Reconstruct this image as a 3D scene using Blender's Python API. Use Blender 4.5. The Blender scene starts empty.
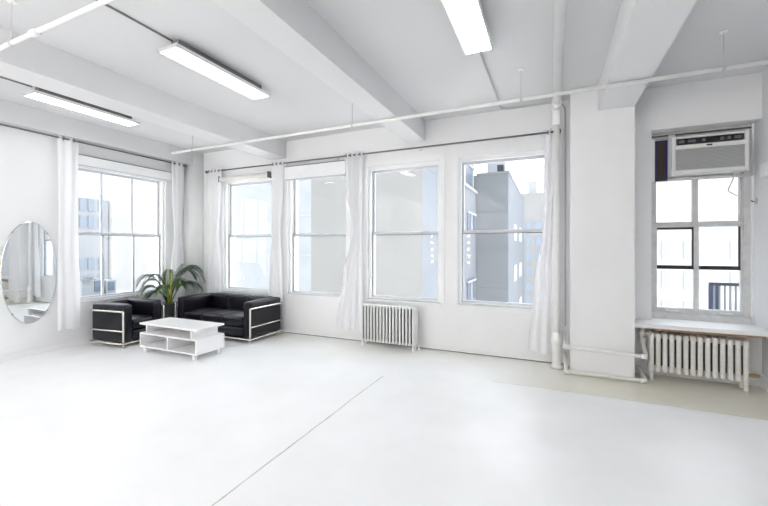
import bpy, bmesh, math, random
from mathutils import Vector, Matrix
random.seed(7)
PI = math.pi
scene = bpy.context.scene
COL = scene.collection

# ------------------------------------------------------------------ materials
def mat(name, col, rough=0.5, metal=0.0, var=0.0, vscale=3.0, bump=0.0, bscale=40.0, spec=None, coat=0.0,
        emit=None, estr=0.0, sheen=0.0):
    m = bpy.data.materials.new(name); m.use_nodes = True
    nt = m.node_tree; N = nt.nodes; L = nt.links
    b = N['Principled BSDF']
    b.inputs['Base Color'].default_value = (*col, 1)
    b.inputs['Roughness'].default_value = rough
    b.inputs['Metallic'].default_value = metal
    if spec is not None: b.inputs['Specular IOR Level'].default_value = spec
    b.inputs['Coat Weight'].default_value = coat
    if emit:
        b.inputs['Emission Color'].default_value = (*emit, 1)
        b.inputs['Emission Strength'].default_value = estr
    tc = N.new('ShaderNodeTexCoord')
    if var > 0:
        n = N.new('ShaderNodeTexNoise'); n.inputs['Scale'].default_value = vscale; n.inputs['Detail'].default_value = 5
        L.new(tc.outputs['Object'], n.inputs['Vector'])
        r = N.new('ShaderNodeValToRGB')
        r.color_ramp.elements[0].position = 0.3; r.color_ramp.elements[1].position = 0.7
        r.color_ramp.elements[0].color = (*[c*(1-var) for c in col], 1)
        r.color_ramp.elements[1].color = (*[min(1, c*(1+var*.4)) for c in col], 1)
        L.new(n.outputs['Fac'], r.inputs['Fac']); L.new(r.outputs['Color'], b.inputs['Base Color'])
    if bump > 0:
        n2 = N.new('ShaderNodeTexNoise'); n2.inputs['Scale'].default_value = bscale; n2.inputs['Detail'].default_value = 4
        L.new(tc.outputs['Object'], n2.inputs['Vector'])
        bp = N.new('ShaderNodeBump'); bp.inputs['Strength'].default_value = bump; bp.inputs['Distance'].default_value = 0.01
        L.new(n2.outputs['Fac'], bp.inputs['Height']); L.new(bp.outputs['Normal'], b.inputs['Normal'])
    return m

M = {}
M['wall'] = mat('wall_paint', (.845,.848,.855), .55, var=.025, vscale=1.5, bump=.12, bscale=9)
M['wallr'] = mat('dimmed_wall_paint', (.72,.73,.75), .55, var=.03, vscale=1.5, bump=.12, bscale=9)  # wall paint darkened to stand for the weaker light on the right
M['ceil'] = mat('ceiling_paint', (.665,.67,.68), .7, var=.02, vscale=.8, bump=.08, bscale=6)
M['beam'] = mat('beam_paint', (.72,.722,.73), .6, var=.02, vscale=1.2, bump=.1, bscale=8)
M['trimw'] = mat('white_trim_paint', (.85,.86,.87), .35, var=.03, vscale=4)
M['sash'] = mat('sash_paint', (.64,.66,.70), .35, var=.03, vscale=5)
M['oldsash'] = mat('worn_sash_paint', (.66,.665,.67), .45, var=.12, vscale=14, bump=.2, bscale=60)
M['shadowline'] = mat('dark_gap', (.12,.12,.125), .8)
M['darkseal'] = mat('black_window_seal', (.03,.03,.035), .6)
M['pipe'] = mat('painted_pipe', (.84,.84,.83), .3, var=.04, vscale=8)
M['pipecream'] = mat('cream_painted_pipe', (.82,.81,.76), .3, var=.06, vscale=10)
M['radw'] = mat('white_radiator_enamel', (.86,.86,.85), .3, var=.04, vscale=10)
M['radshade'] = mat('radiator_gap_shade', (.13,.125,.12), .8, var=.2)  # dark colour standing for the shade inside the radiators
M['radold'] = mat('old_radiator_paint', (.78,.77,.74), .38, var=.10, vscale=18, bump=.15, bscale=40)
M['hang'] = mat('dull_painted_rod', (.58,.58,.58), .5)
M['brass'] = mat('aged_brass', (.42,.30,.14), .4, metal=.7, var=.3, vscale=20)
M['rust'] = mat('rusty_edge', (.40,.25,.14), .7, var=.3, vscale=15)
M['chrome'] = mat('nickel_tube', (.80,.78,.73), .22, metal=.85)
M['rod'] = mat('grey_metal_rod', (.20,.20,.21), .35, metal=.7)
M['wire'] = mat('grey_conduit', (.30,.30,.30), .5, metal=.2)
M['leather'] = mat('black_leather', (.004,.004,.009), .36, spec=.4, bump=.12, bscale=120)
M['lam'] = mat('white_laminate', (.88,.88,.89), .28, var=.01)
M['lamgrey'] = mat('pale_grey_board', (.74,.75,.78), .4)
M['pot'] = mat('grey_plastic_pot', (.16,.165,.17), .5, var=.1)
M['soil'] = mat('potting_soil', (.03,.022,.015), .95, var=.3, vscale=30)
M['leaf'] = mat('palm_leaf', (.026,.058,.030), .4, var=.45, vscale=9)
M['leaf2'] = mat('young_palm_leaf', (.06,.115,.03), .42, var=.35, vscale=9)
M['stem'] = mat('yellow_green_stem', (.50,.52,.02), .5, var=.25, vscale=12)
M['mirror'] = mat('silvered_glass', (.88,.91,.93), .02, metal=1.0)
M['mirror_edge'] = mat('bevelled_mirror_edge', (.62,.68,.70), .12, metal=.9)
M['led'] = mat('led_diffuser', (1,1,1), .5, emit=(1,1,1), estr=7.0)
M['fixshade'] = mat('fixture_gap_shade', (.17,.17,.17), .7)  # dark colour standing for the shadow above the ceiling lights
M['fixture'] = mat('white_steel_housing', (.82,.82,.82), .4)
M['acw'] = mat('white_ac_plastic', (.80,.80,.79), .4, var=.02)
M['acdark'] = mat('black_ac_panel', (.014,.014,.017), .25)
M['acgrey'] = mat('grey_ac_button', (.10,.10,.11), .4)
M['brown'] = mat('brown_board', (.040,.026,.022), .6, var=.25, vscale=18)
M['blue'] = mat('blue_tape', (.014,.024,.19), .5)
M['grille'] = mat('grey_grille_back', (.42,.43,.43), .6)
M['slat'] = mat('grille_slat', (.62,.63,.63), .45)
M['cord'] = mat('grey_cord', (.52,.52,.53), .5)
M['bulb'] = mat('warm_bulb', (1,.9,.7), .4, emit=(1,.66,.26), estr=45)
M['backplate'] = mat('vanity_board', (.75,.75,.75), .5)

def fabric():
    m = bpy.data.materials.new('white_curtain_cotton'); m.use_nodes = True
    nt = m.node_tree; N = nt.nodes; L = nt.links
    N.remove(N['Principled BSDF']); out = N['Material Output']
    d = N.new('ShaderNodeBsdfDiffuse'); d.inputs[0].default_value = (.93,.93,.94,1)
    t = N.new('ShaderNodeBsdfTranslucent'); t.inputs[0].default_value = (.93,.94,.96,1)
    mx = N.new('ShaderNodeMixShader'); mx.inputs[0].default_value = .22
    w = N.new('ShaderNodeTexWave'); w.inputs['Scale'].default_value = 90; w.inputs['Distortion'].default_value = 2
    tc = N.new('ShaderNodeTexCoord'); L.new(tc.outputs['Object'], w.inputs['Vector'])
    bp = N.new('ShaderNodeBump'); bp.inputs['Strength'].default_value = .06; bp.inputs['Distance'].default_value = .004
    L.new(w.outputs['Fac'], bp.inputs['Height']); L.new(bp.outputs['Normal'], d.inputs['Normal'])
    L.new(d.outputs[0], mx.inputs[1]); L.new(t.outputs[0], mx.inputs[2]); L.new(mx.outputs[0], out.inputs[0])
    return m
M['curtain'] = fabric()

def glass():
    m = bpy.data.materials.new('window_glass'); m.use_nodes = True
    nt = m.node_tree; N = nt.nodes; L = nt.links
    N.remove(N['Principled BSDF']); out = N['Material Output']
    t = N.new('ShaderNodeBsdfTransparent'); t.inputs[0].default_value = (.97,.985,.99,1)
    g = N.new('ShaderNodeBsdfGlossy'); g.inputs['Roughness'].default_value = 0.0; g.inputs[0].default_value = (1,1,1,1)
    f = N.new('ShaderNodeFresnel'); f.inputs['IOR'].default_value = 1.45
    mx = N.new('ShaderNodeMixShader')
    L.new(f.outputs[0], mx.inputs[0]); L.new(t.outputs[0], mx.inputs[1]); L.new(g.outputs[0], mx.inputs[2])
    L.new(mx.outputs[0], out.inputs[0])
    return m
M['glass'] = glass()

FLOOR_X, FLOOR_Y = -1.80, 4.33      # edges of the white painted floor area
def floor_mat():
    m = bpy.data.materials.new('painted_floor'); m.use_nodes = True
    nt = m.node_tree; N = nt.nodes; L = nt.links
    b = N['Principled BSDF']
    tc = N.new('ShaderNodeTexCoord'); sp = N.new('ShaderNodeSeparateXYZ'); L.new(tc.outputs['Object'], sp.inputs[0])
    def math_(op, a, c=None, clamp=False):
        n = N.new('ShaderNodeMath'); n.operation = op; n.use_clamp = clamp
        for i, v in enumerate((a, c)):
            if v is None: continue
            if isinstance(v, (int, float)): n.inputs[i].default_value = v
            else: L.new(v, n.inputs[i])
        return n.outputs[0]
    # slightly wavering edges
    nz = N.new('ShaderNodeTexNoise'); nz.inputs['Scale'].default_value = 2.5; L.new(tc.outputs['Object'], nz.inputs['Vector'])
    wob = math_('MULTIPLY', math_('SUBTRACT', nz.outputs['Fac'], .5), .03)
    X = math_('ADD', sp.outputs['X'], wob); Y = math_('ADD', sp.outputs['Y'], wob)
    right = math_('GREATER_THAN', X, FLOOR_X)
    back = math_('GREATER_THAN', Y, FLOOR_Y)
    soft = math_('MULTIPLY', math_('MULTIPLY', math_('SUBTRACT', Y, 4.25), .8, True), .55)
    hard = math_('MULTIPLY', math_('MULTIPLY', math_('ADD', X, .9), .75, True), back)
    cream = math_('MAXIMUM', soft, hard)
    base = N.new('ShaderNodeMixRGB'); base.inputs[1].default_value = (.915,.92,.93,1); base.inputs[2].default_value = (.79,.768,.665,1)
    L.new(cream, base.inputs[0])
    # seam lines
    def line(coord, at, w):
        return math_('LESS_THAN', math_('ABSOLUTE', math_('SUBTRACT', coord, at)), w)
    front = math_('LESS_THAN', Y, FLOOR_Y+.006)
    l1 = math_('MULTIPLY', line(X, FLOOR_X, .006), math_('LESS_THAN', Y, 3.98))
    l2 = math_('MULTIPLY', math_('MULTIPLY', line(Y, FLOOR_Y, .007), math_('GREATER_THAN', X, -.6)), .55)
    brk = N.new('ShaderNodeTexNoise'); brk.inputs['Scale'].default_value = 7; brk.inputs['Detail'].default_value = 6
    L.new(tc.outputs['Object'], brk.inputs['Vector'])
    lf = math_('MULTIPLY', math_('MAXIMUM', l1, l2), math_('MULTIPLY', brk.outputs['Fac'], 1.1, True), True)
    c2 = N.new('ShaderNodeMixRGB'); c2.inputs[2].default_value = (.25,.23,.19,1)
    L.new(lf, c2.inputs[0]); L.new(base.outputs[0], c2.inputs[1])
    # scuffs
    sc = N.new('ShaderNodeTexNoise'); sc.inputs['Scale'].default_value = 1.3; sc.inputs['Detail'].default_value = 8
    L.new(tc.outputs['Object'], sc.inputs['Vector'])
    rp = N.new('ShaderNodeValToRGB'); rp.color_ramp.elements[0].position = .35; rp.color_ramp.elements[0].color = (.95,.95,.94,1)
    rp.color_ramp.elements[1].position = .6; rp.color_ramp.elements[1].color = (1,1,1,1)
    L.new(sc.outputs['Fac'], rp.inputs[0])
    c3 = N.new('ShaderNodeMixRGB'); c3.blend_type = 'MULTIPLY'; c3.inputs[0].default_value = 1
    L.new(c2.outputs[0], c3.inputs[1]); L.new(rp.outputs[0], c3.inputs[2])
    L.new(c3.outputs[0], b.inputs['Base Color'])
    ro = math_('SUBTRACT', .36, math_('MULTIPLY', cream, .16))
    L.new(ro, b.inputs['Roughness'])
    return m
M['floor'] = floor_mat()

# ------------------------------------------------------------------ mesh helpers
def obj(name, bm, m, parent=None, smooth=False):
    me = bpy.data.meshes.new(name)
    bmesh.ops.recalc_face_normals(bm, faces=bm.faces[:])
    bm.to_mesh(me); bm.free()
    if smooth:
        for p in me.polygons: p.use_smooth = True
    me.materials.append(m)
    o = bpy.data.objects.new(name, me); COL.objects.link(o)
    if parent: o.parent = parent
    return o

def tag(o, label=None, cat=None, group=None, kind=None):
    if label: o['label'] = label
    if cat: o['category'] = cat
    if group: o['group'] = group
    if kind: o['kind'] = kind
    return o

def thing(name, label, cat, loc=(0,0,0), rz=0, group=None, kind=None):
    o = bpy.data.objects.new(name, None); COL.objects.link(o)
    o.empty_display_size = .1; o.location = loc; o.rotation_euler = (0,0,rz)
    return tag(o, label, cat, group, kind)

def copy_tree(o, parent=None):
    c = o.copy(); COL.objects.link(c)
    if parent: c.parent = parent
    for ch in list(o.children): copy_tree(ch, c)
    return c

def box(bm, a, b):
    x0,y0,z0 = a; x1,y1,z1 = b
    vs = [bm.verts.new(p) for p in ((x0,y0,z0),(x1,y0,z0),(x1,y1,z0),(x0,y1,z0),(x0,y0,z1),(x1,y0,z1),(x1,y1,z1),(x0,y1,z1))]
    for f in ((0,3,2,1),(4,5,6,7),(0,1,5,4),(1,2,6,5),(2,3,7,6),(3,0,4,7)):
        bm.faces.new([vs[i] for i in f])
    return vs

def bx(*pairs):
    bm = bmesh.new()
    for a, b in pairs: box(bm, a, b)
    return bm

def rbox(a, b, r=.01, seg=3, bm=None):
    own = bmesh.new()
    box(own, a, b)
    bmesh.ops.bevel(own, geom=own.edges[:], offset=r, segments=seg, profile=.5, affect='EDGES')
    if bm is None: return own
    tmp = bpy.data.meshes.new('tmp'); own.to_mesh(tmp); own.free(); bm.from_mesh(tmp); bpy.data.meshes.remove(tmp)
    return bm

def cushion(a, b, r=.035, puff=.012):
    """upholstered block: bevelled and slightly swollen faces"""
    bm = rbox(a, b, r, 4)
    bmesh.ops.subdivide_edges(bm, edges=[e for e in bm.edges if e.calc_length() > .12], cuts=6, use_grid_fill=True)
    c = [(a[i]+b[i])/2 for i in range(3)]; h = [(b[i]-a[i])/2 for i in range(3)]
    for v in bm.verts:
        q = [(v.co[i]-c[i])/h[i] for i in range(3)]
        for i in range(3):
            j, k = (i+1) % 3, (i+2) % 3
            if abs(q[i]) > .93:
                v.co[i] += math.copysign(puff*(1-q[j]**2)*(1-q[k]**2), q[i])
    return bm

def tube(pts, r, seg=10, closed=False, bm=None, caps=True):
    if bm is None: bm = bmesh.new()
    P = [Vector(p) for p in pts]; n = len(P); rings = []
    rr = r if isinstance(r, (list, tuple)) else [r]*n
    up = None
    for i in range(n):
        if closed: d = (P[(i+1) % n]-P[i-1])
        elif i == 0: d = P[1]-P[0]
        elif i == n-1: d = P[-1]-P[-2]
        else: d = (P[i+1]-P[i]).normalized()+(P[i]-P[i-1]).normalized()
        d.normalize()
        if up is None: up = Vector((0,0,1)) if abs(d.z) < .9 else Vector((1,0,0))
        s = d.cross(up)
        if s.length < 1e-4: s = d.cross(Vector((1,0,0)))
        s.normalize(); u = s.cross(d).normalized(); up = u
        k = 1.0
        if 0 < i < n-1:
            cs = (P[i+1]-P[i]).normalized().dot((P[i]-P[i-1]).normalized())
            k = 1/max(.6, math.sqrt(max(.01, (1+cs)/2)))
        rings.append([bm.verts.new(P[i]+(s*math.cos(2*PI*j/seg)+u*math.sin(2*PI*j/seg))*rr[i]*(k if k < 1.2 else 1.2)) for j in range(seg)])
    m_ = n if closed else n-1
    for i in range(m_):
        A, B = rings[i], rings[(i+1) % n]
        for j in range(seg):
            bm.faces.new((A[j], A[(j+1) % seg], B[(j+1) % seg], B[j]))
    if caps and not closed:
        bm.faces.new(list(reversed(rings[0]))); bm.faces.new(rings[-1])
    return bm

def bend(pts, rad=.05, n=5):
    """round the corners of a polyline"""
    P = [Vector(p) for p in pts]; out = [P[0]]
    for i in range(1, len(P)-1):
        a = (P[i-1]-P[i]); b = (P[i+1]-P[i]); la, lb = a.length, b.length
        r = min(rad, la*.45, lb*.45); a.normalize(); b.normalize()
        s, e = P[i]+a*r, P[i]+b*r
        for k in range(n+1):
            t = k/n
            out.append(s*(1-t)**2 + P[i]*2*t*(1-t) + e*t*t)
    out.append(P[-1]); return out

def lathe(prof, seg=24, c=(0,0,0), bm=None):
    if bm is None: bm = bmesh.new()
    rings = [[bm.verts.new((c[0]+r*math.cos(2*PI*j/seg), c[1]+r*math.sin(2*PI*j/seg), c[2]+z)) for j in range(seg)] for r, z in prof]
    for A, B in zip(rings, rings[1:]):
        for j in range(seg): bm.faces.new((A[j], A[(j+1) % seg], B[(j+1) % seg], B[j]))
    bm.faces.new(list(reversed(rings[0]))); bm.faces.new(rings[-1])
    return bm

def sphere(c, r, bm=None, seg=12, sc=(1,1,1)):
    if bm is None: bm = bmesh.new()
    prof = []
    rings = []
    for i in range(1, seg//2):
        a = PI*i/(seg//2)
        rings.append([bm.verts.new((c[0]+sc[0]*r*math.sin(a)*math.cos(2*PI*j/seg), c[1]+sc[1]*r*math.sin(a)*math.sin(2*PI*j/seg), c[2]+sc[2]*r*math.cos(a))) for j in range(seg)])
    t = bm.verts.new((c[0],c[1],c[2]+r*sc[2])); b = bm.verts.new((c[0],c[1],c[2]-r*sc[2]))
    for A, B in zip(rings, rings[1:]):
        for j in range(seg): bm.faces.new((A[j], B[j], B[(j+1) % seg], A[(j+1) % seg]))
    for j in range(seg):
        bm.faces.new((t, rings[0][j], rings[0][(j+1) % seg])); bm.faces.new((b, rings[-1][(j+1) % seg], rings[-1][j]))
    return bm

def struct(name, bm, m, label=None, cat=None, parent=None, smooth=False):
    o = obj(name, bm, m, parent, smooth)
    if parent is None: tag(o, label, cat, kind='structure')
    return o

# ------------------------------------------------------------------ room dimensions
XL, XR, YB, YF, H, T = -6.61, 2.08, 5.34, -5.0, 3.40, .30
ZB = 3.10                                    # underside of the beams
W_BACK = [(-5.81,-4.61), (-4.26,-3.06), (-2.68,-1.49), (-1.225,-.025)]
WZ0, WZ1 = .69, 2.80
WIN_L = (3.17, 4.70)
ALC = (1.09, XR, .60, 2.90)

struct('floor', bx(((XL-T,YF-T,-.2),(XR+T,YB+T,0))), M['floor'], 'white painted floor with cream strip along the windows', 'floor')
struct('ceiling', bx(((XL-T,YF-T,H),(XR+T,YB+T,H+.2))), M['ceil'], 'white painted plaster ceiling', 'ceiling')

def pierced(u0, u1, z0, z1, holes, put):
    """wall made of boxes around rectangular holes (u0,u1,z0,z1) sorted by u"""
    prs = []; cur = u0
    for a, b, c, d in holes:
        if a > cur: prs.append((cur, a, z0, z1))
        if c > z0: prs.append((a, b, z0, c))
        if d < z1: prs.append((a, b, d, z1))
        cur = b
    if cur < u1: prs.append((cur, u1, z0, z1))
    return bx(*[put(*p) for p in prs])

struct('wall_back', pierced(XL-T, XR, 0, H, [(a,b,WZ0,WZ1) for a,b in W_BACK]+[ALC],
       lambda a,b,c,d: ((a,YB,c),(b,YB+T,d))), M['wall'], 'white back wall with four tall sash windows', 'wall')
struct('wall_left', pierced(YF-T, YB+T, 0, H, [(WIN_L[0],WIN_L[1],WZ0,WZ1)],
       lambda a,b,c,d: ((XL-T,a,c),(XL,b,d))), M['wall'], 'white left wall with oval mirror and six-pane window', 'wall')
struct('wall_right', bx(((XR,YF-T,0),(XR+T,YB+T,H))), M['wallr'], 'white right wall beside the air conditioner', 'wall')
struct('wall_rear', bx(((XL-T,YF-T,0),(XR+T,YF,H))), M['wall'], 'white rear wall behind the viewer', 'wall')
# beams, column, corner pillar
for i, (a, b, lb) in enumerate(((-4.66,-4.30,'wide ceiling beam nearest the left wall'), (-2.0,-1.72,'ceiling beam over the slim white radiator'),
                            (.50,.86,'ceiling beam running into the square column'))):
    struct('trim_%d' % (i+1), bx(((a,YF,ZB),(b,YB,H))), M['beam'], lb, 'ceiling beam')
struct('trim_6', bx(((XL,YF,3.13),(XL+.20,YB,H))), M['ceil'], 'added shallow grey step for the unlit tone along the left wall', 'added ceiling step')  # step added in ceiling grey so the wall top looks unlit
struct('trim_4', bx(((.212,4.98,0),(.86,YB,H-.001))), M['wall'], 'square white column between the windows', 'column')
struct('trim_5', lathe([(.2,0),(.2,H)], 32, (-6.55,5.28,0)), M['wall'], 'round white pillar in the corner', 'pillar', smooth=False)
for p in bpy.data.objects['trim_5'].data.polygons: p.use_smooth = abs(p.normal.z) < .5
bb_ = struct('baseboard_back', bx(((XL,YB-.012,0.012),(.185,YB,.055)),((XL,YB-.026,0.012),(.185,YB,.03))), M['trimw'], 'low white baseboard under the four windows', 'baseboard')
obj('floor_gap', bx(((XL,YB-.022,0),(.185,YB,.012))), M['shadowline'], bb_)
struct('baseboard_left', bx(((XL,YF,0),(XL+.015,YB,.09))), M['trimw'], 'low white baseboard under the oval mirror', 'baseboard')
struct('baseboard_right', bx(((XR-.02,YF,0),(XR,YB,.14))), M['trimw'], 'white baseboard of the right wall', 'baseboard')

# ------------------------------------------------------------------ windows
def ring(bm, x0, x1, z0, z1, w, y0, y1, wb=None, wt=None):
    wb = wb or w; wt = wt or w
    box(bm, (x0,y0,z0), (x0+w,y1,z1)); box(bm, (x1-w,y0,z0), (x1,y1,z1))
    box(bm, (x0+w,y0,z0), (x1-w,y1,z0+wb)); box(bm, (x0+w,y0,z1-wt), (x1-w,y1,z1))

def pane(x0, x1, z0, z1, y):
    bm = bmesh.new()
    bm.faces.new([bm.verts.new(p) for p in ((x0,y,z0),(x1,y,z0),(x1,y,z1),(x0,y,z1))])
    return bm

def sash_window(n, loc, rz, w, z0, z1, label, cols=1, frame_m='trimw', sash_m='sash', casing=True):
    """local x along the wall, local y outward"""
    r = thing('window_%d' % n, label, 'window', loc, rz, kind='structure')
    h = w/2; zm = 1.735
    f = bmesh.new(); ring(f, -h, h, z0, z1, .025, .03, .20, .02, .035)
    box(f, (-h+.025,.03,z0+.02),(-h+.038,.075,z1-.035)); box(f, (h-.038,.03,z0+.02),(h-.025,.075,z1-.035))
    box(f, (-h+.025,.03,z1-.055),(h-.025,.075,z1-.035))
    obj('window_frame', f, M[frame_m], r)
    g = bmesh.new(); box(g, (-h+.025,.078,z1-.041),(h-.025,.092,z1-.035)); box(g, (-h+.025,.078,z0+.03),(-h+.031,.092,z1-.04)); box(g, (h-.031,.078,z0+.03),(h-.025,.092,z1-.04))
    obj('weather_strip', g, M['shadowline'], r)
    a, b = -h+.030, h-.030
    for nm, s0, s1, y0 in (('lower_sash', z0+.02, zm+.022, .092), ('upper_sash', zm-.022, z1-.042, .135)):
        s = bmesh.new(); ring(s, a, b, s0, s1, .032, y0, y0+.034, .030 if nm[0] == 'l' else .042, .042)
        for k in range(1, cols):
            x = a+(b-a)*k/cols; box(s, (x-.017,y0+.004,s0+.028),(x+.017,y0+.032,s1-.04))
        so = obj(nm, s, M[sash_m], r)
        obj('glass_pane', pane(a+.02, b-.02, s0+.02, s1-.03, y0+.018), M['glass'], so)
    q = bmesh.new(); box(q, (a+.02,.086,zm-.030),(b-.02,.092,zm-.022)); obj('meeting_rail_gap', q, M['shadowline'], r)
    s = bx(((-h-.02,-.035,z0-.03),(h+.02,.10,z0)), ((-h-.02,-.012,z0-.07),(h+.02,-.0005,z0-.03)))
    obj('sill', s, M['trimw'], r)
    if casing:
        c = bmesh.new(); box(c, (-h-.07,-.010,z0-.03),(-h-.021,-.0005,z1+.075)); box(c, (h+.021,-.010,z0-.03),(h+.07,-.0005,z1+.075)); box(c, (-h-.021,-.010,z1),(h+.021,-.0005,z1+.075)); box(c, (-h-.021,-.010,z0),(-h,-.0005,z1)); box(c, (h,-.010,z0),(h+.021,-.0005,z1))
        obj('casing', c, M['trimw'], r)
    return r

labs = ['sash window behind the sofa, nearest the corner', 'sash window above the right end of the sofa',
        'sash window above the slim white radiator', 'sash window with grey blocks outside, beside the riser pipe']
for i, (a, b) in enumerate(W_BACK):
    sash_window(i+1, ((a+b)/2, YB, 0), 0, b-a, WZ0, WZ1, labs[i])
sash_window(5, (XL, (WIN_L[0]+WIN_L[1])/2, 0), PI/2, WIN_L[1]-WIN_L[0], WZ0, WZ1, 'six-pane sash window in the left wall beside the mirror', cols=3)

# alcove window (old six-light window, air conditioner in its top)
r = thing('window_6', 'old six-pane window under the air conditioner', 'window', (0,5.56,0), 0, kind='structure')
wx0, wx1, wz0, wz1 = 1.12, 2.06, .645, 2.90
f = bmesh.new(); box(f, (wx0,-.02,wz0),(wx0+.05,.08,wz1)); box(f, (wx1-.06,-.02,wz0),(wx1,.08,wz1)); box(f, (wx0,-.02,wz1-.06),(wx1,.08,wz1)); box(f, (wx0,-.06,wz0),(wx1,.08,wz0+.07))
obj('window_frame', f, M['oldsash'], r)
fx = bmesh.new(); box(fx, (1.09,-.05,wz0),(wx0,.08,wz1)); box(fx, (wx1,-.05,wz0),(XR,.08,wz1)); obj('casing', fx, M['trimw'], r)
mx = 1.575
s = bmesh.new()
ring(s, wx0+.03, wx1-.04, wz0+.07, 1.80, .04, .0, .035, .06, .05); box(s, (mx-.024,-.004,wz0+.12),(mx+.024,.035,1.76))
so = obj('lower_sash', s, M['oldsash'], r)
obj('glass_pane', pane(wx0+.05, wx1-.06, wz0+.1, 1.77, .018), M['glass'], so)
k = bmesh.new()
for a, b in ((wx0+.07, mx-.024), (mx+.024, wx1-.08)):
    box(k, (a,-.002,1.245),(b,.03,1.29)); box(k, (b-.012,.0,1.29),(b,.03,1.75))
obj('black_bar', k, M['darkseal'], so)
tz = bmesh.new(); box(tz, (wx0+.07,.005,1.725),(mx-.024,.02,1.752)); obj('torn_seal', tz, M['darkseal'], so)
lift = bx(((1.28,-.03,wz0+.09),(1.40,.0,wz0+.105)), ((1.78,-.03,wz0+.09),(1.90,.0,wz0+.105))); obj('sash_lift', lift, M['trimw'], so)
s = bmesh.new()
ring(s, wx0+.03, wx1-.04, 1.775, 2.36, .04, .036, .07); box(s, (mx-.028,.033,1.81),(mx+.028,.07,2.33))
so = obj('upper_sash', s, M['oldsash'], r)
obj('glass_pane', pane(wx0+.05, wx1-.06, 1.80, 2.34, .055), M['glass'], so)
box_ = bx(((wx0-.02,-.10,2.31),(wx1,.0,2.335))); obj('shelf_rail', box_, M['oldsash'], r)
obj('head_board', bx(((1.10,-.03,2.80),(2.07,.04,2.90))), M['oldsash'], r)
obj('filler_panel', bx(((1.97,.0,2.33),(2.05,.03,2.80))), M['oldsash'], r)
obj('left_strip', bx(((1.092,-.15,2.30),(1.137,-.12,2.80))), M['trimw'], r)
dk = bx(((1.10,-.045,2.852),(2.07,-.03,2.868)),); obj('head_shade_strip', dk, M['shadowline'], r)  # dark strip painted in for the shadow under the window head

ws = thing('window_shelf', 'deep white window shelf above the old cast iron radiator', 'shelf', (0,0,.60))
obj('board', rbox((.865,5.03,0),(XR-.002,5.50,.045), .006, 2), M['trimw'], ws)
obj('worn_edge', bx(((1.05,5.05,-.022),(2.0,5.33,-.0005))), M['rust'], ws)

# ------------------------------------------------------------------ air conditioner
ac = thing('window_air_conditioner', 'white window air conditioner set above the old window', 'air conditioner', (1.607,5.27,2.336))
hw, hh = .338, .43
obj('housing', bx(((-.325,.03,.01),(.325,.50,hh-.015))), M['acw'], ac)
b = bmesh.new(); ring(b, -hw, hw, 0, hh, .035, -.012, .03, .05, .02); box(b, (-hw+.035,-.012,.29),(hw-.035,.03,.335))
bmesh.ops.bevel(b, geom=[e for e in b.edges if e.calc_length() > .3], offset=.004, segments=2, affect='EDGES')
fp = obj('front_bezel', b, M['acw'], ac)
obj('side_filler', bx(((-.345,.10,.0),(-.28,.14,.49))), M['slat'], ac)
obj('control_panel', rbox((-.292,-.016,.338),(.298,.02,.408), .012, 3), M['acdark'], ac)
for xx, ww in ((-.25,.05),(-.16,.07),(-.05,.03),(.11,.03),(.17,.03),(.24,.06)):
    obj('button', rbox((xx-ww/2,-.0185,.356),(xx+ww/2,-.014,.388), .002, 2), M['acgrey'], ac)
obj('badge', bx(((-.025,-.0145,.306),(.025,-.011,.322))), M['acdark'], ac)
obj('grille_back', bx(((-hw+.035,.012,.05),(hw-.035,.02,.29))), M['grille'], ac)
g = bmesh.new()
for i in range(16):
    z = .058+i*.0146
    vs = box(g, (-hw+.037,-.004,z),(hw-.037,.012,z+.005))
    for v in vs:
        if v.co.y < 0: v.co.z -= .004
gr = obj('air_grille', g, M['slat'], ac)
tag(gr, 'grey slatted air grille')
obj('base_lip', bx(((-hw+.02,-.02,-.001),(hw-.02,.02,.012))), M['slat'], ac)
cp = tube(bend([(.22,-.0,.0),(.20,-.01,-.10),(.16,-.01,-.20),(.17,-.01,-.22),(.25,.02,-.27)], .03), .006, 8)
c_ = obj('power_cord', cp, M['cord'], ac)
ap = thing('side_panel', 'dark brown board with blue edge left of the air conditioner', 'panel', (1.206,5.42,2.30))
obj('board', bx(((-.052,0,.0),(.045,.03,.47))), M['brown'], ap)
tag(obj('edge_tape', bx(((-.064,-.004,.0),(-.052,.034,.482)),((.045,-.004,.0),(.058,.034,.482)),((-.052,-.004,.47),(.045,.034,.482))), M['blue'], ap), 'blue edge')
ob = thing('junction_box', 'small white box on the right wall beside the air conditioner', 'box', (XR+.002,5.12,2.24))
obj('box_body', rbox((-.055,-.14,0),(0,.14,.15), .012, 2), M['acw'], ob)
tag(obj('cable_entry', tube([(-.03,-.16,.10),(-.03,-.14,.10)], .018, 10), M['rod'], ob, True), 'dark cable entry')
obj('cover_screw', sphere((-.055,-.1,.075), .007, seg=8), M['acgrey'], ob)
hk = thing('wall_hook', 'small dark metal hook on the right reveal of the old window', 'hook', (XR-.001,5.46,2.02))
obj('plate', rbox((-.012,-.02,-.03),(0,.02,.03), .004, 2), M['slat'], hk)
obj('peg', tube([(-.01,0,0),(-.035,-.0,-.005),(-.042,0,.015)], .006, 8), M['rod'], hk)

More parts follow.
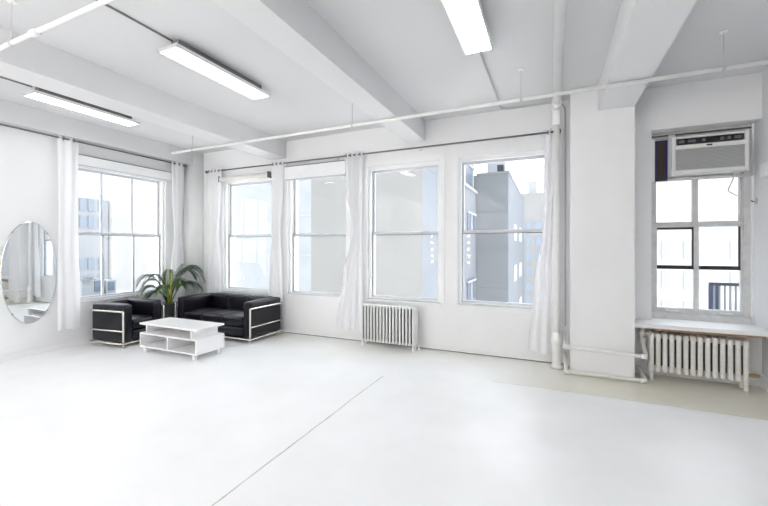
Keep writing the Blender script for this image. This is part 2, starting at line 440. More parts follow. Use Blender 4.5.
# ------------------------------------------------------------------ radiators
def slim_column():
    bm = bmesh.new()
    for y in (.02, .075, .13):
        rbox((-.0125,y-.02,.075),(.0125,y+.02,.63), .010, 3, bm)
    rbox((-.014,.0,.60),(.014,.15,.635), .012, 3, bm); rbox((-.014,.0,.07),(.014,.15,.10), .012, 3, bm)
    rbox((-.0265,.05,.60),(.0265,.10,.628), .01, 2, bm); rbox((-.0265,.05,.08),(.0265,.10,.105), .01, 2, bm)
    return bm
rad = thing('radiator', 'slim white column radiator under the third window', 'radiator', (-2.68,5.09,0), -.02)
c0 = obj('radiator_column', slim_column(), M['radw'], rad, True)
NC = 17; pitch = .0525
for i in range(NC):
    c = c0 if i == 0 else c0.copy()
    if i: COL.objects.link(c)
    c.location = (.02+i*pitch, 0, 0)
for x in (.02, .02+(NC-1)*pitch):
    for y in (.02, .13): obj('foot', tube([(x,y,.0),(x,y,.09)], [.017,.013], 10), M['radw'], rad)
obj('valve', tube([(.02+(NC-1)*pitch,.075,.09),(.93,.075,.09),(.93,.075,.0)], .012, 8), M['radw'], rad)
obj('end_panel', rbox((.02+(NC-1)*pitch+.018,.0,.08),(.02+(NC-1)*pitch+.026,.15,.63), .003, 2), M['radw'], rad)

obj('gap_shade_panel', bx(((.0,.046,.10),(.02+(NC-1)*pitch+.018,.050,.60))), M['radshade'], rad)  # dark sheet in place of the shade between the columns

def fat_column():
    bm = bmesh.new()
    for y in (.025, .085, .145):
        tube([(0,y,.13),(0,y,.145),(0,y,.20),(0,y,.48),(0,y,.515)], [.02,.024,.0225,.0225,.024], 12, bm=bm)
    rbox((-.026,.0,.465),(.026,.17,.535), .022, 4, bm); rbox((-.026,.0,.095),(.026,.17,.175), .024, 4, bm)
    return bm
rad2 = thing('cast_iron_radiator', 'old white cast iron radiator under the window shelf', 'radiator', (1.025,5.10,0), -.035)
f0 = obj('radiator_column', fat_column(), M['radold'], rad2, True)
NC2 = 14; p2 = .0625
for i in range(NC2):
    c = f0 if i == 0 else f0.copy()
    if i: COL.objects.link(c)
    c.location = (.02+i*p2, 0, 0)
for x in (.02, .02+(NC2-1)*p2):
    for y in (.025, .145): obj('leg', tube([(x,y,0),(x,y,.03),(x,y,.12)], [.024,.018,.022], 12), M['radold'], rad2, True)
for z in (.135, .50):
    obj('connecting_pipe', tube([(.0,.085,z),(.02+(NC2-1)*p2+.02,.085,z)], .02, 10), M['radold'], rad2, True)
tag(obj('air_valve', tube([(.02+(NC2-1)*p2+.02,.085,.16),(.93,.085,.16),(.96,.085,.16)], [.014,.022,.014], 10), M['brass'], rad2, True), 'brass air valve')
v = bmesh.new(); tube([(-.035,.085,.50),(.0,.085,.50)], .022, 10, bm=v); tube([(-.06,.085,.40),(-.06,.085,.56)], .02, 10, bm=v); sphere((-.06,.085,.5), .034, v); sphere((-.06,.085,.57), .024, v)
obj('inlet_valve', v, M['radold'], rad2, True)
obj('gap_shade_panel', bx(((.0,.052,.16),(.02+(NC2-1)*p2,.058,.47))), M['radshade'], rad2)  # dark sheet again, for shade in the gaps of the old radiator
# heating pipes round the column
def pipe_run(name, label, pts, r, m, rad_=.05, joints=(), jr=None, flanges=()):
    t = thing(name, label, 'pipe', pts[0])
    o = Vector(pts[0])
    obj('pipe_run', tube(bend([Vector(p)-o for p in pts], rad_), r, 12), m, t, True)
    for a, b in joints:
        obj('fitting', tube([Vector(a)-o, Vector(b)-o], jr or r*1.45, 12), m, t, True)
    return t
Yp = 4.925
pipe_run('heating_pipe', 'white heating pipe across the column at knee height', [(.158,5.31,.40),(.158,Yp,.33),(.96,Yp,.30),(.985,5.185,.36),(.985,5.185,.45)], .021, M['pipe'], .05,
         [((.135,Yp,.33),(.21,Yp,.328)), ((.91,Yp,.302),(.965,Yp,.30)), ((.158,4.96,.338),(.158,4.92,.332))], .029)
pipe_run('heating_pipe', 'cream heating pipe along the foot of the column', [(.160,5.31,.16),(.160,Yp,.10),(.160,Yp-.005,.035),(.95,Yp-.005,.035),(.955,5.18,.06),(.955,5.30,.08)], .021, M['pipecream'], .04,
         [((.90,Yp-.005,.035),(.96,Yp-.005,.035)), ((.14,Yp-.005,.035),(.20,Yp-.005,.035))], .03)
# riser + ceiling main
rp = thing('riser_pipe', 'tall white vertical pipe beside the square column', 'pipe', (.063,5.15,0))
obj('pipe_run', tube([(0,0,0),(0,0,3.16)], .035, 16), M['pipe'], rp, True)
obj('floor_sleeve', lathe([(.075,0),(.075,.03),(.052,.035),(.052,.30),(.062,.31),(.062,.37),(.048,.385),(.048,.43),(.036,.44)], 20), M['pipe'], rp, True)
obj('coupling', lathe([(.037,3.04),(.054,3.05),(.054,3.17),(.047,3.20),(.047,3.26)], 20), M['pipe'], rp, True)
cp = thing('ceiling_pipe', 'thick white pipe under the ceiling leading to the riser', 'pipe', (.063,5.15,3.27))
obj('pipe_run', tube([(0,.05,0),(0,-9.9,0)], .044, 16), M['pipe'], cp, True)
obj('elbow', sphere((0,.0,0), .064, sc=(1,1,1)), M['pipe'], cp, True)
obj('collar', tube([(0,-.07,0),(0,-.22,0)], .056, 16), M['pipe'], cp, True)
for y in (-1.8, -4.2, -7.5): obj('hanger', tube([(0,y,.03),(0,y,H-3.27)], .012, 8), M['pipe'], cp)
# sprinkler branch lines
def sprinkler(label, y, x0, x1, hang, r=.019):
    z = ZB-.026
    t = thing('sprinkler_pipe', label, 'pipe', (x0,y,z))
    obj('pipe_run', tube([(0,0,0),(x1-x0,0,0)], r, 12), M['pipe'], t, True)
    obj('end_cap', tube([(-.03,0,0),(.05,0,0)], r*1.15, 12), M['pipe'], t, True)
    for hx in hang:
        hb = bmesh.new(); tube([(hx-x0,0,.02),(hx-x0,0,H-z)], .0045, 8, bm=hb); tube([(hx-x0-.012,0,0),(hx-x0+.012,0,0)], r*1.2, 12, bm=hb)
        obj('hanger', hb, M['hang'], t)
        obj('hanger_plate', tube([(hx-x0,0,H-z-.012),(hx-x0,0,H-z)], .03, 10), M['pipe'], t)
    return t
s1 = sprinkler('long white sprinkler pipe running under the beams near the windows', 4.20, -5.70, XR-.002, (-5.25,-2.33,-.29,1.38))
s2 = sprinkler('white sprinkler pipe crossing the ceiling nearest the viewer', 1.44, -6.3, XR-.002, (-3.78,-.9,1.4), .017)
obj('coupling', tube([(2.82,0,0),(2.90,0,0)], .026, 12), M['pipe'], s2, True)
for s_, xs in ((s1, (3.3,)), ):
    pass
# conduits
def conduit(label, pts, r=.008, m='wire', rad_=.08):
    t = obj('electrical_conduit', tube(bend(pts, rad_), r, 8), M[m], None, True)
    return tag(t, label, 'conduit')
zc = H-.009
conduit('thin conduit feeding the ceiling light nearest the left wall', [(-5.56,-1.5,zc),(-5.56,2.30,zc)], .009)
conduit('thin conduit feeding the middle ceiling light', [(-3.16,-1.5,zc),(-3.16,2.32,zc)], .009)
conduit('bent conduit from the right ceiling light down to the window wall', [(-.62,3.40,zc-.006),(-.62,5.30,zc-.006),(.168,5.30,zc-.006),(.168,5.30,.5)], .010, 'cord', .16)

# ------------------------------------------------------------------ ceiling lights
def light(label, x):
    t = thing('ceiling_light', label, 'ceiling light', (x,2.85,3.28), 0, 'long LED ceiling lights')
    hx, hy = .125, .60
    h_ = bmesh.new(); box(h_, (-hx,-hy,.012),(hx,hy,.034)); ring2 = ((-hx,-hy,0),(-hx+.012,hy,.014)),((hx-.012,-hy,0),(hx,hy,.014)),((-hx,-hy,0),(hx,-hy+.012,.014)),((-hx,hy-.012,0),(hx,hy,.014))
    for a, b in ring2: box(h_, a, b)
    obj('housing', h_, M['fixture'], t)
    obj('diffuser', bx(((-hx+.012,-hy+.012,.002),(hx-.012,hy-.012,.012))), M['led'], t)
    obj('shadow_gap_block', bx(((-.05,-hy+.08,.034),(.05,hy-.06,.12))), M['fixshade'], t)  # dark block that imitates the shadow gap below the ceiling
    return t
for x, lb in ((-5.52,'long white LED ceiling light nearest the left wall'), (-3.14,'long white LED ceiling light above the coffee table'), (-.60,'long white LED ceiling light beside the thick ceiling pipe')):
    light(lb, x)

# ------------------------------------------------------------------ roller shades
def cassette(label, loc, rz, w, z0, z1, round_=False):
    t = thing('roller_shade', label, 'roller shade', loc, rz)
    h = w/2
    if round_:
        obj('shade_roll', tube([(-h+.02,-.05,(z0+z1)/2),(h-.02,-.05,(z0+z1)/2)], (z1-z0)/2, 14), M['pipecream'], t, True)
        for s in (-1, 1): obj('bracket', bx(((s*h-.02*s-.008,-.10,z0),(s*h-.02*s+.008,-.0,z1+.01))), M['rod'], t)
    else:
        obj('cassette', bx(((-h,-.085,z0),(h,-.019,z1-.012))), M['trimw'], t)
        obj('headrail', bx(((-h,-.09,z1-.012),(h,-.019,z1))), M['rod'], t)
        obj('bottom_bar', bx(((-h+.01,-.088,z0-.012),(h-.01,-.05,z0))), M['cord'], t)
    return t
cassette('white roller shade box over the left wall window', (XL,3.95,0), PI/2, 1.66, 2.77, 2.925)
cassette('beige rolled shade over the window nearest the corner', (-5.24,YB,0), 0, 1.24, 2.77, 2.87, True)
cassette('white roller shade box over the second window', (-3.66,YB,0), 0, 1.22, 2.70, 2.93)

# ------------------------------------------------------------------ curtain rods and curtains
def rod(label, a, b, wall, brk):
    t = thing('curtain_rod', label, 'curtain rod', a)
    A = Vector(a); B = Vector(b)-A
    obj('pole', tube([(0,0,0), B], .012, 10), M['rod'], t, True)
    for p in (Vector((0,0,0)), B): obj('finial', sphere(p, .03), M['rod'], t, True)
    for k in brk:
        p = B*k; q = p+Vector(wall)
        bb = bmesh.new(); tube([p+Vector((0,0,-.0)), q], .012, 8, bm=bb); rbox(q-Vector((.02,.02,.03)), q+Vector((.02,.02,.03)), .008, 2, bb)
        obj('rod_bracket', bb, M['trimw'], t)
    return t
YR, ZR = 5.25, 2.99
XRL, ZRL = -6.50, 3.10
rod('long grey curtain rod over the four back windows', (-6.17,YR,ZR), (.10,YR,ZR), (0,YB-YR-.022,0), (.02,.30,.47,.70,.97))
rod('grey curtain rod over the left wall window', (XRL,.6,ZRL), (XRL,5.03,ZRL), (XL-XRL+.022,0,0), (.2,.40,.55,.98))

def interp(tab, z):
    for (z0,*a), (z1,*b) in zip(tab, tab[1:]):
        if z1 <= z <= z0:
            k = (z0-z)/(z0-z1); k = k*k*(3-2*k)
            return [p*(1-k)+q*k for p, q in zip(a, b)]
    return list(tab[-1][1:]) if z < tab[-1][0] else list(tab[0][1:])

def curtain(label, base, axis, tab, folds, amp=.032, seed=0, grommets=True):
    """tab rows: z, centre along the rod, width.  axis 0 = along x, 1 = along y"""
    rnd = random.Random(seed); nS, nZ = folds*14, 60
    ph = [rnd.uniform(-.35,.35) for _ in range(folds+1)]; am = [rnd.uniform(.7,1.25) for _ in range(folds+1)]
    bm = bmesh.new(); grid = []
    zt, zb = tab[0][0], tab[-1][0]
    t = thing('curtain', label, 'curtain', (base[0], base[1], 0))
    def pt(s, z):
        c, w = interp(tab, z); k = (zt-z)/(zt-zb)
        i = min(int(s*folds), folds-1)
        a = amp*am[i]*(.75+.35*math.sin(k*3+i))*(min(1, .35+w*2.2))
        f = math.sin(2*PI*folds*s+ph[i]*k*2)
        u = c+(s-.5)*w+.010*math.sin(5*k+4*s)*k + .3*a*math.sin(4*PI*folds*s+k)*.4
        d = a*f + .012*math.sin(7*k+9*s)*k
        zz = z if k < .97 else z+.012*math.sin(2*PI*folds*s*.5)
        return (u, d, zz) if axis == 0 else (d, u, zz)
    for j in range(nZ+1):
        z = zt+(zb-zt)*j/nZ
        grid.append([bm.verts.new(pt(i/nS, z)) for i in range(nS+1)])
    for j in range(nZ):
        for i in range(nS): bm.faces.new((grid[j][i],grid[j][i+1],grid[j+1][i+1],grid[j+1][i]))
    obj('fabric', bm, M['curtain'], t, True)
    if grommets:
        zg = zt-.05
        for i in range(folds):
            p = Vector(pt((i+.5)/folds-.25/folds+.25/folds, zg))
            pts = [p+(Vector((0,.028*math.cos(a),.028*math.sin(a))) if axis == 0 else Vector((.028*math.cos(a),0,.028*math.sin(a)))) for a in [2*PI*k/14 for k in range(14)]]
            obj('grommet', tube(pts, .006, 6, closed=True), M['rod'], t, True)
    return t
zt = ZR+.05
curtain('white curtain at the corner end of the back wall windows', (0,YR), 0, [(zt,-5.955,.36),(2.5,-5.95,.34),(1.75,-5.92,.17),(1.0,-5.95,.34),(.2,-5.97,.40)], 4, .032, seed=1)
curtain('white curtain between the first and second back windows', (0,YR), 0, [(zt,-4.42,.27),(2.4,-4.43,.26),(1.8,-4.46,.21),(1.1,-4.47,.30),(.2,-4.48,.34)], 3, .03, seed=2)
curtain('white waisted curtain left of the slim white radiator', (0,YR), 0, [(zt,-2.89,.34),(2.5,-2.88,.31),(1.75,-2.82,.16),(1.1,-2.90,.33),(.18,-2.97,.46)], 4, .042, seed=3)
curtain('white flared curtain half behind the riser pipe', (0,YR), 0, [(zt,.035,.21),(2.4,.01,.20),(1.75,-.015,.17),(1.1,-.06,.25),(.14,-.10,.34)], 3, .034, seed=4)
curtain('flat white curtain between the mirror and the left window', (XRL,0), 1, [(ZRL+.05,3.11,.26),(1.7,3.11,.25),(.30,3.12,.27)], 2, .014, seed=5)
curtain('white waisted curtain on the left wall next to the pillar', (XRL,0), 1, [(ZRL+.05,4.88,.27),(2.5,4.88,.25),(1.75,4.87,.15),(1.1,4.87,.27),(.25,4.86,.32)], 3, .042, seed=6)

# ------------------------------------------------------------------ oval wall mirror
om = thing('oval_mirror', 'frameless oval mirror hung on the left wall', 'mirror', (XL+.006,2.705,1.16), -.018)
a_, b_ = .305, .705; n = 96
def ov(k, x): return [(x, a_*k*math.cos(2*PI*i/n), b_*k*math.sin(2*PI*i/n)) for i in range(n)]
def disc(x, k):
    bm = bmesh.new(); bm.faces.new([bm.verts.new(p) for p in ov(k, x)]); return bm
g_ = obj('mirror_glass', disc(.022, .985), M['mirror'], om)
e = bmesh.new()
R = [[e.verts.new(p) for p in ov(k, x)] for k, x in ((.985,.0219),(1.0,.017),(1.0,.002))]
for A, B in zip(R, R[1:]):
    for i in range(n): e.faces.new((A[i],A[(i+1) % n],B[(i+1) % n],B[i]))
e.faces.new(R[2])
obj('glass_edge', e, M['mirror_edge'], om)
for ang in (52, 128, 232, 308):
    y, z = a_*math.cos(math.radians(ang))*.99, b_*math.sin(math.radians(ang))*.99
    obj('mirror_clip', rbox((.002,y-.007,z-.008),(.027,y+.007,z+.008), .003, 2), M['rod'], om)

# ------------------------------------------------------------------ tubular leather seating
def seat(name, label, cat, loc, rz, W, D, n):
    """front faces local -y; origin at the middle of the footprint"""
    t = thing(name, label, cat, loc, rz)
    h, d, r = W/2, D/2, .0135; aw = .15; L_ = M['leather']; Cc = M['chrome']
    zt_, zm_, zb_ = .545, .255, .065
    top = bend([(-h,-d,0),(-h,-d,zt_),(-h,d,zt_),(h,d,zt_),(h,-d,zt_),(h,-d,0)], .02)
    obj('top_tube', tube(top, r, 10), Cc, t, True)
    for s in (-1, 1): obj('leg', tube([(s*(h-.22),d,0),(s*(h-.22),d,zt_)], r, 10), Cc, t, True)
    obj('middle_tube', tube(bend([(-h,-d,zm_),(-h,d,zm_),(h,d,zm_),(h,-d,zm_)], .02), r*.8, 10), Cc, t, True)
    obj('bottom_tube', tube(bend([(-h,-d,zb_),(-h,d,zb_),(h,d,zb_),(h,-d,zb_)], .02), r*.8, 10), Cc, t, True)
    obj('front_tube', tube([(-h,-d,zb_),(h,-d,zb_)], r*.8, 10), Cc, t, True)
    if n > 1:
        k = h*.28
        obj('leg', tube([(k*.0,-d,0),(k*.0,-d,zb_)], r*.7, 8), Cc, t, True)
    i = r+.004
    for s in (-1, 1):
        x0, x1 = sorted((s*(h-i), s*(h-i-aw)))
        obj('arm_cushion', cushion((x0,-d+i,.085),(x1,d-i,.645), .03, .014), L_, t, True)
    xs = h-i-aw-.004; bw = .16; sw = 2*xs/n
    for k in range(n):
        x0 = -xs+k*sw
        obj('back_cushion', cushion((x0+.002,d-i-bw,.30),(x0+sw-.002,d-i,.65), .03, .016), L_, t, True)
        obj('seat_cushion', cushion((x0+.002,-d+i,.245),(x0+sw-.002,d-i-bw-.003,.405), .035, .02), L_, t, True)
    obj('base_cushion', cushion((-xs,-d+i,.085),(xs,d-i-.01,.238), .03, .01), L_, t, True)
    return t
SX0, SX1 = -5.98, -4.275
seat('leather_sofa', 'black leather three-seat sofa with tubular metal frame under the windows', 'sofa', ((SX0+SX1)/2, 4.825, 0), 0, SX1-SX0, .77, 3)
ang = math.radians(97)
fr = Vector((-5.80,3.465,0))
def rotz(v, a): return Vector((v.x*math.cos(a)-v.y*math.sin(a), v.x*math.sin(a)+v.y*math.cos(a), 0))
AW, AD = .70, .69
# local front-left corner (-h,-d) must land on the near front post
ctr = fr-rotz(Vector((-AW/2,-AD/2,0)), ang)
seat('leather_armchair', 'black leather armchair with tubular metal frame under the left window', 'armchair', tuple(ctr), ang, AW, AD, 1)

# ------------------------------------------------------------------ coffee table
ct = thing('coffee_table', 'white two-tier coffee table with open shelves before the sofa', 'coffee table', (-4.835,3.69,0))
hx, hy = .575, .235
obj('top', rbox((-hx,-hy,.40),(hx,hy,.425), .003, 2), M['lam'], ct)
u = bmesh.new()
box(u, (-.46,-hy+.02,.285),(-.44,hy-.02,.40)); box(u, (.445,-hy+.02,.285),(.465,hy-.02,.40)); box(u, (-.44,hy-.04,.285),(.445,hy-.02,.40))
obj('upper_shelf', u, M['lam'], ct)
l = bmesh.new(); box(l, (-hx,-hy+.005,.265),(hx,hy,.285)); box(l, (-hx,-hy+.005,.08),(hx,hy,.10))
for x in (-hx, -.0, hx-.02): box(l, (x,-hy+.005,.10),(x+.02,hy,.265))
box(l, (-hx+.02,hy-.02,.10),(hx-.02,hy-.005,.265))
obj('lower_shelf', l, M['lam'], ct)
for x in (-.50, .50):
    for y in (-.19, .19): obj('leg', rbox((x-.022,y-.022,0),(x+.022,y+.022,.08), .003, 2), M['lam'], ct)
obj('cable_hole', tube([(-.42,hy-.0205,.19),(-.42,hy-.0195,.19)], .012, 10), M['acdark'], ct)

# ------------------------------------------------------------------ palm
pp = thing('potted_palm', 'green potted palm in the corner between armchair and sofa', 'plant', (-6.22,4.50,0))
obj('pot', lathe([(.095,0),(.105,.01),(.125,.50),(.132,.50),(.132,.53),(.118,.53),(.116,.47)], 28), M['pot'], pp, True)
obj('soil', lathe([(.115,.44),(.116,.475)], 20), M['soil'], pp)
def frond(tip, apex, m, n=40, ll=.19, r0=.008, seed=0, start=(0,0,.47), droop=.9):
    rnd = random.Random(seed)
    S, A, E = Vector(start), Vector(apex), Vector(tip)
    P = lambda t: S*(1-t)**2+A*2*t*(1-t)+E*t*t
    bm = bmesh.new()
    tube([P(i/16) for i in range(17)], [r0*(1-.75*i/16) for i in range(17)], 6, bm=bm)
    for k in range(n):
        t = .34+.66*(k+.5)/n
        p = P(t); d = (P(min(1,t+.02))-P(t-.02)).normalized()
        s = d.cross(Vector((0,0,1)))
        if s.length < .1: s = Vector((1,0,0))
        s.normalize(); up = s.cross(d).normalized()
        L0 = ll*(math.sin(PI*min(1,(t-.28)/.78))**.6)*rnd.uniform(.85,1.1)+.02
        for sg in (-1, 1):
            dirv = (d*.75+s*sg*.75+up*.18).normalized()
            wv = dirv.cross(up).normalized()*.0075
            q1 = p+dirv*L0*.5+Vector((0,0,-.04*droop*L0/.2)); q2 = p+dirv*L0+Vector((0,0,-.22*droop*L0/.2*.5-.03))
            a1 = bm.verts.new(p); b1 = bm.verts.new(q1+wv); b2 = bm.verts.new(q1-wv); c1 = bm.verts.new(q2)
            bm.faces.new((a1,b1,c1,b2))
    return obj('frond', bm, m, pp)
L1, L2 = M['leaf'], M['leaf2']
F = [((-.17,-.46,.92),(-.10,-.20,1.32),L1), ((-.13,-.44,.74),(-.08,-.22,1.08),L1), ((-.05,-.40,.66),(-.0,-.20,.95),L1), ((-.20,-.34,.86),(-.10,-.14,1.2),L1),
     ((.52,.30,.96),(.30,.12,1.56),L1), ((.46,.18,1.02),(.20,.05,1.46),L1), ((.36,-.05,.88),(.22,-.02,1.18),L2), ((.40,.34,1.10),(.16,.14,1.46),L1),
     ((.05,.22,1.20),(.0,.08,1.0),L2), ((-.16,.10,1.10),(-.06,.0,.95),L2), ((.24,.30,1.16),(.08,.12,1.16),L1), ((-.22,-.20,1.02),(-.05,-.08,1.16),L1),
     ((.20,-.28,.80),(.10,-.14,1.04),L2), ((.56,.16,.80),(.32,.06,1.16),L1)]
for i, (tp, ap_, m_) in enumerate(F): frond(tp, ap_, m_, seed=i, start=(random.uniform(-.03,.03),random.uniform(-.03,.03),.46))
for i in range(4):
    a = i*1.7
    obj('stem', tube([(.02*math.cos(a),.02*math.sin(a),.46),(.045*math.cos(a),.045*math.sin(a),.72),(.05*math.cos(a)+.01,.05*math.sin(a),1.06-.07*i)], [.018,.016,.006], 8), M['stem'], pp, True)

# ------------------------------------------------------------------ vanity mirror on the rear wall (seen as a reflection in the glass)
vm = thing('vanity_mirror', 'bulb-lit dressing mirror on the rear wall, reflected in the windows', 'mirror', (-3.97,YF,1.45))
obj('back_board', rbox((-.95,0.001,-.75),(.95,.04,.75), .01, 2), M['backplate'], vm)
obj('mirror_glass', bx(((-.64,.04,-.62),(.64,.046,.62))), M['mirror'], vm)
for s in (-1, 1):
    for k in range(5): obj('bulb', sphere((s*.8,.085,-.56+k*.28), .055), M['bulb'], vm, True)

# ------------------------------------------------------------------ outside
ALB = .115
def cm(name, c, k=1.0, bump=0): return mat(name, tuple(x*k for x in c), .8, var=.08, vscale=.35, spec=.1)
E = {'grey': cm('grey_cladding', (.165,.177,.192)), 'lgrey': cm('pale_grey_render', (.205,.206,.204)), 'blue': cm('blue_grey_wall_cool_side', (.19,.208,.236)),  # 'blue' is the wing wall colour and the tower side's cooler light
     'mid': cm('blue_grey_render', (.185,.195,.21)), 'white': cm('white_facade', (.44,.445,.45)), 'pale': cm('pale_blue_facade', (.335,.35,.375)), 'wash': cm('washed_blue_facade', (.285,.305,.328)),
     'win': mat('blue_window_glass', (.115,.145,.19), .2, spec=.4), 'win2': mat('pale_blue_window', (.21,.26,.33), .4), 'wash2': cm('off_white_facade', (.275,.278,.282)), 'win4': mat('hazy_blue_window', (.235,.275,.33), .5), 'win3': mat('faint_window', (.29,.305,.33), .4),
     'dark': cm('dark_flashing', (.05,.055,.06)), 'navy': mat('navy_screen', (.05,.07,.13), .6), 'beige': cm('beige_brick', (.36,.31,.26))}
def bld(name, label, parts, cat='building'):
    t = thing(name, label, cat)
    for nm, prs, m in parts: obj(nm, bx(*prs), E[m], t)
    return t
G = -30
# front tower + joints
t = bld('office_tower', 'pale grey tower face filling the second and third windows', [
    ('wall', [((-12.0,17,G),(-5.62,25,22))], 'lgrey'),
    ('side_cool_light', [((-5.62,17.0,G),(-5.58,25,22))], 'blue')])  # side face coloured cooler because light falls on it differently
j = bmesh.new()
for z in (-4.5,-1.2,2.1,5.4,8.7): box(j, (-12.0,16.985,z),(-5.6,17.0,z+.03)); box(j, (-5.58,17,z),(-5.565,25,z+.04))
obj('panel_joint', j, E['mid'], t)
t = bld('rear_wing', 'blue-grey wing with small windows left in the fourth window', [
    ('wall', [((-12,25.01,G),(-5.6,30.9,5.9))], 'blue'), ('parapet', [((-12,25.01,5.9),(-5.45,30.9,6.1))], 'pale'),
    ('glass_penthouse', [((-11.5,25.3,6.1),(-5.75,30.8,13))], 'win'), ('penthouse_mullion', [((-5.75,27,6.1),(-5.68,27.25,13)),((-5.75,25.3,7.8),(-5.68,30.8,8.0)),((-5.75,30.2,6.1),(-5.68,30.4,13))], 'pale')])
for z in (2.7, -2.4, -7.2):
    w_ = obj('window', bx(((-5.6,27.2,z),(-5.52,30.0,z+1.35))), E['win'], t)
    obj('mullion', bx(((-5.52,28.5,z),(-5.47,28.7,z+1.35)),((-5.52,27.0,z+1.35),(-5.42,30.2,z+1.5))), E['pale'], w_)
t = bld('concrete_block', 'plain grey block in the middle of the fourth window', [
    ('wall', [((-7.5,31,G),(-3.14,50,7.45))], 'grey'), ('side_wall', [((-3.14,31,G),(-3.08,50,7.45))], 'blue'),
    ('coping', [((-5.59,30.95,7.45),(-3.05,50,7.62))], 'mid'), ('panel_joint', [((-5.59,30.96,z),(-3.14,31,z+.07)) for z in (4.4,1.3,-1.8)], 'mid'),
    ('roof_hut', [((-5.5,36,7.6),(-3.9,44,10.2))], 'pale'), ('vent', [((-4.2,33,7.6),(-3.7,34,8.6))], 'dark')])
for z in (3.2, -.6, -4.4):
    obj('window', bx(((-3.08,36,z-1.0),(-3.04,38.5,z+.5))), E['white'], t); obj('window', bx(((-3.08,42,z-1.0),(-3.04,45,z+.5))), E['white'], t)
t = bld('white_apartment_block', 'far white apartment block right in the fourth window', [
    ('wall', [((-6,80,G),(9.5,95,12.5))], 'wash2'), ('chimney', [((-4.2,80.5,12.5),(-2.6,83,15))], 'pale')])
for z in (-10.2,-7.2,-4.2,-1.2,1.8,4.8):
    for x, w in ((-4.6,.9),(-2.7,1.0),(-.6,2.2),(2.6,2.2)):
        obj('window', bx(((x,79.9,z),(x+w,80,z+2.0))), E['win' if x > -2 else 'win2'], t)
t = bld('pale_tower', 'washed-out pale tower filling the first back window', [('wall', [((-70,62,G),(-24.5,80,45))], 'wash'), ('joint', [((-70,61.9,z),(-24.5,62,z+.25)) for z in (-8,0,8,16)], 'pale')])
# buildings beyond the alcove window
t = bld('white_office_block', 'white office block with rows of windows beyond the old window', [('wall', [((7,46,G),(34,60,10))], 'white'), ('cornice', [((6.9,45.8,3.4),(34,46,3.7))], 'pale')])
for z in (-8.6,-5.6,-2.6,.4):
    for x in (10.2,12.0,13.0,15.6,16.6,18.6,20.6,22.6):
        obj('window', bx(((x,45.9,z),(x+.75,46,z+1.8))), E['win3'], t)
fb = thing('balcony', 'railed balcony with navy screen outside the old window', 'balcony', (0,0,0))
obj('slab', bx(((1.75,6.0,.05),(3.4,7.6,.18))), E['white'], fb)
obj('screen', bx(((2.05,6.72,.18),(2.17,6.75,1.0))), E['navy'], fb)
obj('top_rail', bx(((2.02,6.58,.98),(3.3,6.63,1.02))), E['dark'], fb)
for i in range(22):
    x = 2.06+i*.058; obj('baluster', bx(((x,6.59,.18),(x+.018,6.61,.98))), E['mid'], fb)
obj('support', bx(((1.75,5.70,-2),(3.4,6.0,.18))), E['white'], fb)
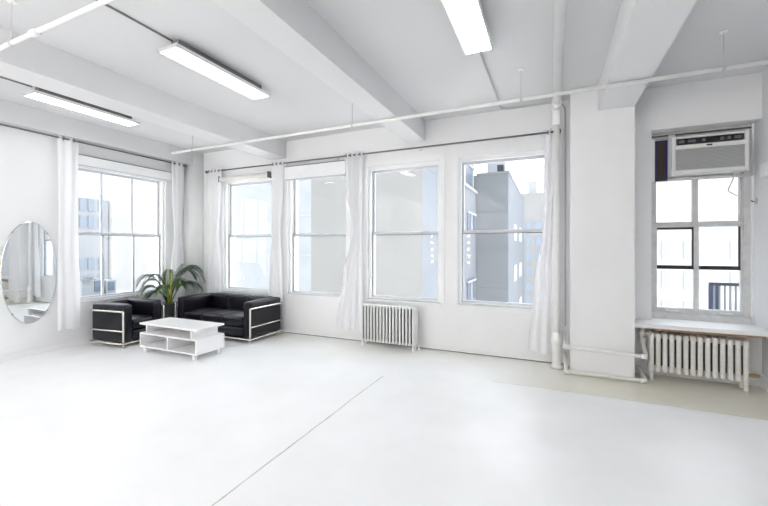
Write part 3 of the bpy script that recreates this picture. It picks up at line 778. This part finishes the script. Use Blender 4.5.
# beyond the left window
t = bld('blue_glazed_building', 'pale blue building with window bands beyond the left window', [('wall', [((-48,9,G),(-40,22.5,6.2))], 'pale')])
for z in (-7.0,-5.4,-3.8,-2.2,-.6,3.4,5.0):
    for y in (16.9,17.6,18.3,19.3,20.0,20.7,21.6):
        obj('window', bx(((-40,y,z),(-39.9,y+.5,z+1.15))), E['win4'], t)
t = bld('white_tower', 'tall white tower right in the left window', [('wall', [((-46,22.6,G),(-39.6,36,24))], 'white'), ('corner_band', [((-39.6,30.9,G),(-39.5,31.6,4))], 'beige')])
t = bld('rooftop_terrace', 'low white roof with small huts beyond the left window', [('roof', [((-32,4,G),(-19,13.5,-.95))], 'white'), ('parapet', [((-19.1,4,-.95),(-19,13.5,-.75))], 'pale')])
for y0, y1, h, wy in ((10.1,10.95,.95,10.62),(11.15,11.6,.85,11.22)):
    hut = obj('hut', bx(((-21.2,y0,-.95),(-20,y1,-.95+h))), E['wash'], t); obj('hut_window', bx(((-20,wy,-.6),(-19.95,wy+.28,-.95+h-.08))), E['win'], hut)
aw_ = bmesh.new(); box(aw_, (-20.2,10.05,0),(-19.6,10.5,.05)); box(aw_, (-20.0,10.15,.05),(-19.7,10.4,.14)); obj('awning', aw_, E['mid'], t)

# ------------------------------------------------------------------ light
w = bpy.data.worlds.new('overcast_sky'); scene.world = w; w.use_nodes = True
nt = w.node_tree; bg = nt.nodes['Background']
tc = nt.nodes.new('ShaderNodeTexCoord'); sp = nt.nodes.new('ShaderNodeSeparateXYZ'); rm = nt.nodes.new('ShaderNodeValToRGB')
nt.links.new(tc.outputs['Generated'], sp.inputs[0]); nt.links.new(sp.outputs['Z'], rm.inputs[0]); nt.links.new(rm.outputs[0], bg.inputs[0])
rm.color_ramp.elements[0].color = (1,.995,.985,1); rm.color_ramp.elements[1].color = (.86,.93,1,1)
bg.inputs[1].default_value = 3.6

def area(name, loc, rot, sx, sy, power, col=(1,1,1)):
    l = bpy.data.lights.new(name, 'AREA'); l.shape = 'RECTANGLE'; l.size = sx; l.size_y = sy; l.energy = power; l.color = col
    o = bpy.data.objects.new(name, l); COL.objects.link(o); o.location = loc; o.rotation_euler = rot
    return o
# two fill lamps added behind the viewer to brighten the room
# (unseen, facing up so their light bounces off the rear ceiling)
for x in (-5.2,-2.6):
    area('added_bounce_fill', (x,-3.0,1.8), (PI,0,0), 1.0, 1.0, 158)

cam = bpy.data.cameras.new('camera'); co = bpy.data.objects.new('camera', cam); COL.objects.link(co); scene.camera = co
cam.sensor_width = 36; cam.lens = 372.5/768*36; cam.shift_y = -5/768; cam.clip_start = .05; cam.clip_end = 400
co.location = (0,0,1.5); co.rotation_euler = (PI/2, 0, math.atan2(167,372.5))
scene.view_settings.view_transform = 'Standard'; scene.view_settings.look = 'None'
scene.view_settings.exposure = 0.12; scene.view_settings.gamma = 1
cy = scene.cycles
cy.max_bounces = 14; cy.diffuse_bounces = 8; cy.glossy_bounces = 6; cy.transparent_max_bounces = 16
cy.sample_clamp_indirect = 8
